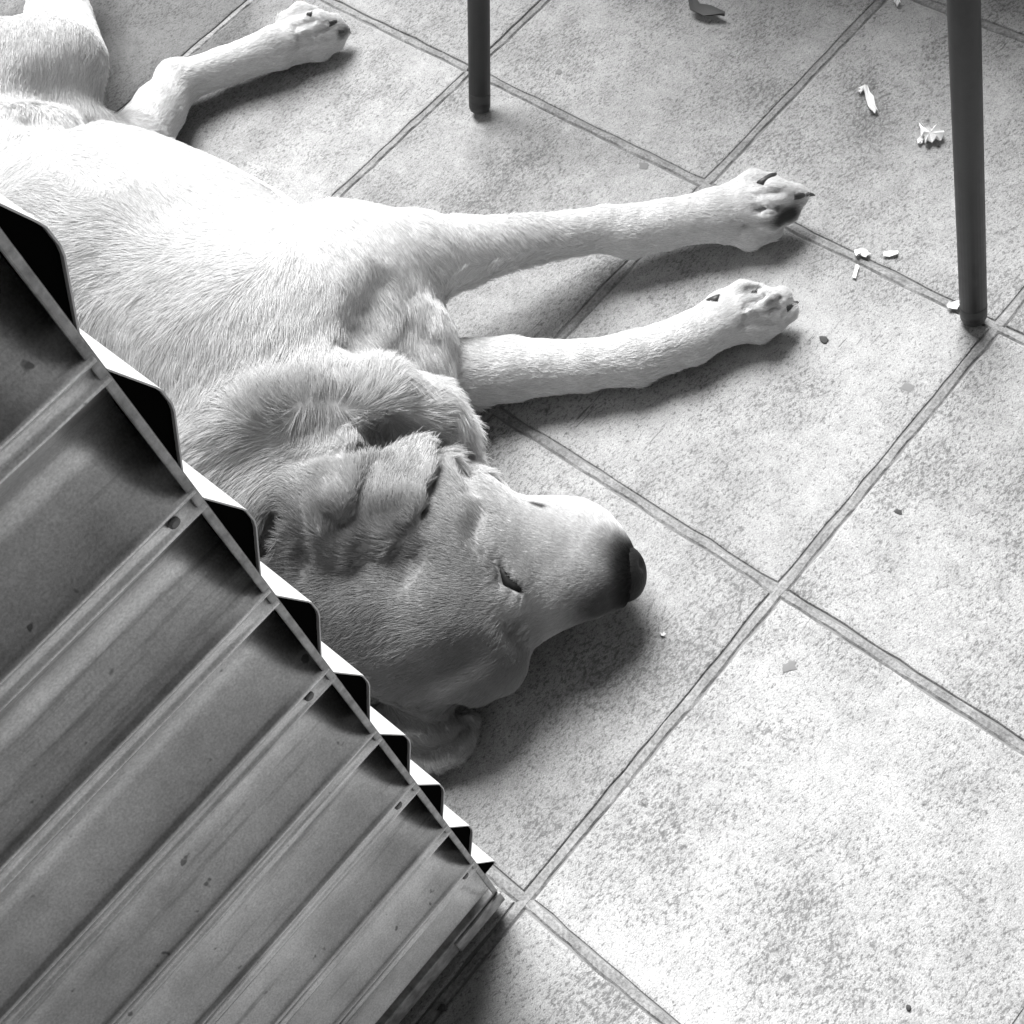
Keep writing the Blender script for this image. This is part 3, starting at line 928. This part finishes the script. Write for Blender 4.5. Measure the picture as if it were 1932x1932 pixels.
# combing: pixel position, pixel direction, hair length (m), lift
COMB = [
    (60, 420, -1, -.35, .016, .30), (200, 480, -.9, .10, .016, .30), (120, 560, -.8, .6, .017, .30), (300, 560, -.9, .3, .016, .30), (300, 400, -.95, -.5, .015, .3),
    (450, 480, -.9, .15, .013, .26), (240, 650, -.6, .8, .018, .34), (380, 700, -.4, .9, .020, .38), (560, 540, -.3, .95, .012, .25), (520, 660, -.2, 1, .018, .34),
    (650, 480, .6, .5, .010, .22), (640, 680, .35, 1, .020, .40), (760, 610, .5, .85, .020, .40), (810, 580, .8, .6, .022, .5), (820, 680, .85, .5, .024, .5), (780, 720, .8, .6, .024, .45),
    (860, 770, .9, .45, .026, .5), (700, 720, .1, -1, .020, .45), (600, 735, -.05, -1, .020, .45), (500, 770, -.4, -.9, .020, .45), (780, 745, .4, -.9, .020, .45), (840, 810, .9, -.4, .018, .45),
    (600, 790, .05, 1, .020, .3), (720, 780, .05, 1, .022, .3), (820, 830, -.1, 1, .018, .3), (420, 840, -.8, .4, .022, .42), (400, 900, -.7, .6, .022, .42), (480, 900, -.7, .6, .022, .4), (470, 980, -.6, .8, .020, .4),
    (620, 930, -.3, -.8, .008, .2), (700, 930, .1, -.9, .008, .2), (770, 880, .4, -.9, .007, .2), (600, 1000, -.3, -.8, .010, .25), (580, 900, -.7, -.6, .009, .25),
    (720, 1050, -.9, -.3, .010, .25), (820, 1040, -.8, -.4, .008, .2), (860, 940, -.8, -.4, .009, .2), (640, 1120, -.95, .2, .014, .34), (700, 1180, -.9, .45, .013, .30), (800, 1150, -.95, .15, .008, .18),
    (900, 1100, -.95, .1, .006, .16), (860, 1200, -.9, .3, .006, .16), (760, 1270, -.9, .5, .009, .22), (880, 1260, -.9, .4, .006, .16), (960, 1240, -.9, .35, .005, .16), (980, 1150, -.95, .2, .005, .14),
    (1020, 1050, -1, -.05, .004, .14), (1100, 1060, -1, -.05, .0032, .12), (1060, 980, -.95, -.2, .004, .14), (1150, 1000, -.95, -.25, .003, .12), (1180, 1080, -1, 0, .0022, .1),
    (640, 1280, -.8, .7, .014, .3), (800, 1400, .4, .9, .008, .2), (870, 1400, .6, .7, .006, .2),
    (760, 490, .9, .3, .008, .2), (900, 450, .95, .25, .007, .18), (950, 505, .85, .55, .010, .26), (1050, 480, .8, .55, .010, .28), (1100, 430, 1, -.05, .006, .18), (1250, 420, 1, -.15, .006, .18), (1350, 450, 1, -.1, .006, .2), (1400, 380, .95, -.25, .005, .18), (1480, 370, .95, -.1, .004, .2),
    (900, 680, 1, .05, .007, .18), (1000, 690, 1, 0, .007, .18), (1100, 690, 1, -.1, .007, .2), (1200, 680, .9, -.3, .007, .2), (1220, 715, .8, .3, .010, .28), (1300, 640, .9, -.4, .006, .2), (1400, 590, .9, -.4, .005, .18), (1450, 575, .9, -.3, .004, .18),
    (250, 260, .3, -1, .008, .2), (300, 180, .5, -.9, .007, .2), (400, 130, .95, -.3, .006, .18), (500, 95, .95, -.35, .006, .18), (580, 70, .95, -.3, .005, .18), (620, 55, .95, -.2, .004, .18),
    (60, 100, -.2, 1, .012, .25), (140, 60, .2, .9, .009, .2), (150, 150, .3, .95, .012, .28), (100, 210, .25, 1, .020, .40), (180, 215, .7, .8, .022, .45), (20, 210, .2, 1, .018, .4), (180, 245, .9, .35, .016, .4), (100, 260, .6, .3, .014, .3), (240, 300, .6, .5, .008, .25), (40, 300, -.7, .2, .014, .3),
]
CP = []; CDir = []; CL = []; CLf = []
for (x, y, dx, dy, ln, lf_) in COMB:
    p = S(x, y); q = U(x + dx * 12, y + dy * 12, p[2]); p2 = U(x, y, p[2])
    d = q - p2; d /= np.linalg.norm(d)
    CP.append(p); CDir.append(d); CL.append(ln); CLf.append(lf_)
CP, CDir, CL, CLf = map(np.array, (CP, CDir, CL, CLf))
def comb_at(P):
    D = np.zeros_like(P); L = np.zeros(len(P)); LF = np.zeros(len(P)); W = np.zeros(len(P))
    for p, d, l_, lf_ in zip(CP, CDir, CL, CLf):
        w_ = 1. / (((P - p) ** 2).sum(1) + .012 ** 2) ** 2
        D += w_[:, None] * d; L += w_ * l_; LF += w_ * lf_; W += w_
    D /= np.maximum(np.linalg.norm(D, axis=1), 1e-9)[:, None]
    return D, L / W, LF / W

NOFUR = False
NH = 680000 if not NOFUR else 10
facing = (fn * view).sum(1)
nofur = np.maximum(blob(fc, NOSE, .018, .004), np.maximum(seg(fc, [eye_a, eye_m, eye_b], .003, .002), seg(fc, chain([(852, 640, .030), (838, 690, .034), (858, 745, .030)]), .013, .002)))
inb = (fc[:, 2] > .003) & (facing > -.45) & (nofur < .5)
LV0 = comb_at(fc[::1])[1]
wgt = area * inb * np.where(facing > -.05, 1., .5) * np.clip(.011 / LV0, .8, 3.0)
pick = rng.choice(len(QB), NH, p=wgt / wgt.sum())
u_, v_ = rng.random(NH)[:, None], rng.random(NH)[:, None]
RP = (FA[pick] * (1 - u_) + FB_[pick] * u_) * (1 - v_) + (FD[pick] * (1 - u_) + FC_[pick] * u_) * v_
# smooth normals from vertices
vn = np.zeros_like(VB)
for i in range(4):
    for c in range(3): vn[:, c] += np.bincount(QB[:, i], fn[:, c] * area, len(VB))
vn /= np.maximum(np.linalg.norm(vn, axis=1), 1e-12)[:, None]
RN = vn[QB[pick, 0]]
# combed field is evaluated on the mesh vertices, then read at the roots
DV, LV, LFV = comb_at(VB)
RD = DV[QB[pick, 0]]; RL = LV[QB[pick, 0]]; RF = LFV[QB[pick, 0]]
TR = tone(RP)
# clumps: jitter the direction with smooth noise
side = np.cross(RN, RD); side /= np.maximum(np.linalg.norm(side, axis=1), 1e-9)[:, None]
jit = .16 * snoise(RP, 90, 1) + .12 * snoise(RP, 700, 2) + rng.normal(0, .16, NH)
tang = RD - RN * (RD * RN).sum(1)[:, None]; tang /= np.maximum(np.linalg.norm(tang, axis=1), 1e-9)[:, None]
dirv = tang + side * jit[:, None]; dirv /= np.linalg.norm(dirv, axis=1)[:, None]
RL = np.clip(RL * .80, .0034, 1)
RL = np.where(RL < .009, RL * 1.25, RL)
lift = np.maximum(RF * .85, .0012 / RL) * (1 + .25 * snoise(RP, 260, 3)) + rng.normal(0, .05, NH); lift = np.clip(lift, .10, .9)
ln = RL * (.75 + .5 * rng.random(NH)) * (1 + .10 * snoise(RP, 180, 4))
npt = 4
PTS = np.zeros((NH, npt, 3), np.float32)
for i in range(npt):
    t = i / (npt - 1)
    out_ = lift * t * (1 - .38 * t)                    # rises, then lies over
    PTS[:, i] = RP + dirv * (ln * t * np.sqrt(np.clip(1 - lift ** 2 * .6, .1, 1)))[:, None] + RN * (ln * out_)[:, None]
    PTS[:, i, 2] -= ln * t * t * .08
PTS[:, :, 2] = np.maximum(PTS[:, :, 2], .0010)
hc = bpy.data.hair_curves.new('fur')
hc.add_curves([npt] * NH)
hc.attributes['position'].data.foreach_set('vector', (PTS - db.astype(np.float32)).ravel()) if 'position' in hc.attributes else hc.points.foreach_set('position', (PTS - db.astype(np.float32)).ravel())
rad = hc.attributes.get('radius') or hc.attributes.new('radius', 'FLOAT', 'POINT')
rsc = np.clip(RL / .008, .55, 1.).astype(np.float32)
rr = np.repeat(rsc, npt) * np.tile(np.array([.00016, .00015, .00011, .00004], np.float32), NH) * np.repeat(rng.uniform(.8, 1.2, NH).astype(np.float32), npt)
rad.data.foreach_set('value', rr)
ta = hc.attributes.new('tone', 'FLOAT', 'CURVE'); ta.data.foreach_set('value', TR.astype(np.float32))
fur = bpy.data.objects.new('fur', hc); COL.objects.link(fur); hc.materials.append(fur_mat('dog_fur', True)); fur.parent = dog
tag(fur, kind='stuff')

# --- nose, eye, claws
def blobmesh(name, c, ax, rad3, mat, subdiv=3, shape=None):
    """ellipsoid-like part: ax = 3 unit vectors, rad3 radii, shape(co)->scaled co"""
    bm = bmesh.new(); bmesh.ops.create_icosphere(bm, subdivisions=subdiv, radius=1)
    for v_ in bm.verts:
        co = np.array(v_.co)
        if shape: co = shape(co)
        v_.co = Vector(np.asarray(c) - db + ax[0] * co[0] * rad3[0] + ax[1] * co[1] * rad3[1] + ax[2] * co[2] * rad3[2])
    me = bpy.data.meshes.new(name); bm.to_mesh(me); bm.free()
    me.polygons.foreach_set('use_smooth', [True] * len(me.polygons))
    return link(name, me, mat, dog)
MN = nose_mat(); MCLAW = plain('dark_claw', .035, .5)
def unit(a): return a / np.linalg.norm(a)
nd = unit(U(1230, 1082, .04) - U(1150, 1084, .04)); nz = np.array([0, 0, 1.]); ns = np.cross(nz, nd)
def nose_shape(co):
    s = 1 - .18 * max(0, -co[2])
    c2 = co.copy(); c2[1] *= s
    for sy in (-1, 1):                                  # nostrils
        d = np.linalg.norm(co - unit(np.array([.85, .15, .5 * sy])))
        c2 = c2 * (1 - .22 * max(0, 1 - d / .32))
    return c2
NZ = blobmesh('nose', U(1180, 1084, .044), (nd, ns, nz), (.0160, .0222, .0215), MN, 4, nose_shape)
MEYE = plain('dark_eyelid', .006, .6, 0., .2)
V, Fc = tube([p - db + unit(CAM - p) * .0006 for p in (eye_a, (eye_a + eye_m) / 2, eye_m, (eye_m + eye_b) / 2, eye_b)], [.0010, .0030, .0038, .0034, .0016], 10)
link('eye', mesh('eye', V, Fc, True), MEYE, dog)
def claw(a, b, r):
    a = np.asarray(a); b = np.asarray(b); d = b - a
    pts = [a - d * .15, a + d * .25, a + d * .6 + np.array([0, 0, .0006]), a + d * .88 - np.array([0, 0, .0006]), b - np.array([0, 0, .0022])]
    V, Fc = tube([p - db for p in pts], [r, r * .95, r * .72, r * .4, r * .08], 12)
    link('claw', mesh('claw', V, Fc, True), MCLAW, dog)
for x0, y0, x1, y1, dz, r in ((1438, 345, 1466, 325, -.008, .0046), (1502, 370, 1538, 366, -.016, .0040), 
                               (1354, 566, 1326, 574, -.008, .0056), (1484, 582, 1507, 568, -.010, .0040), 
                               (1424, 552, 1434, 533, -.010, .0036), (586, 28, 610, 20, -.010, .0040), (624, 44, 652, 38, -.012, .0042), (640, 60, 662, 60, -.010, .0036)):
    a_ = S(x0, y0); z1_ = max(a_[2] + dz, .005)
    claw(a_ - unit(CAM - a_) * .0010, U(x1, y1, z1_), r * .8)
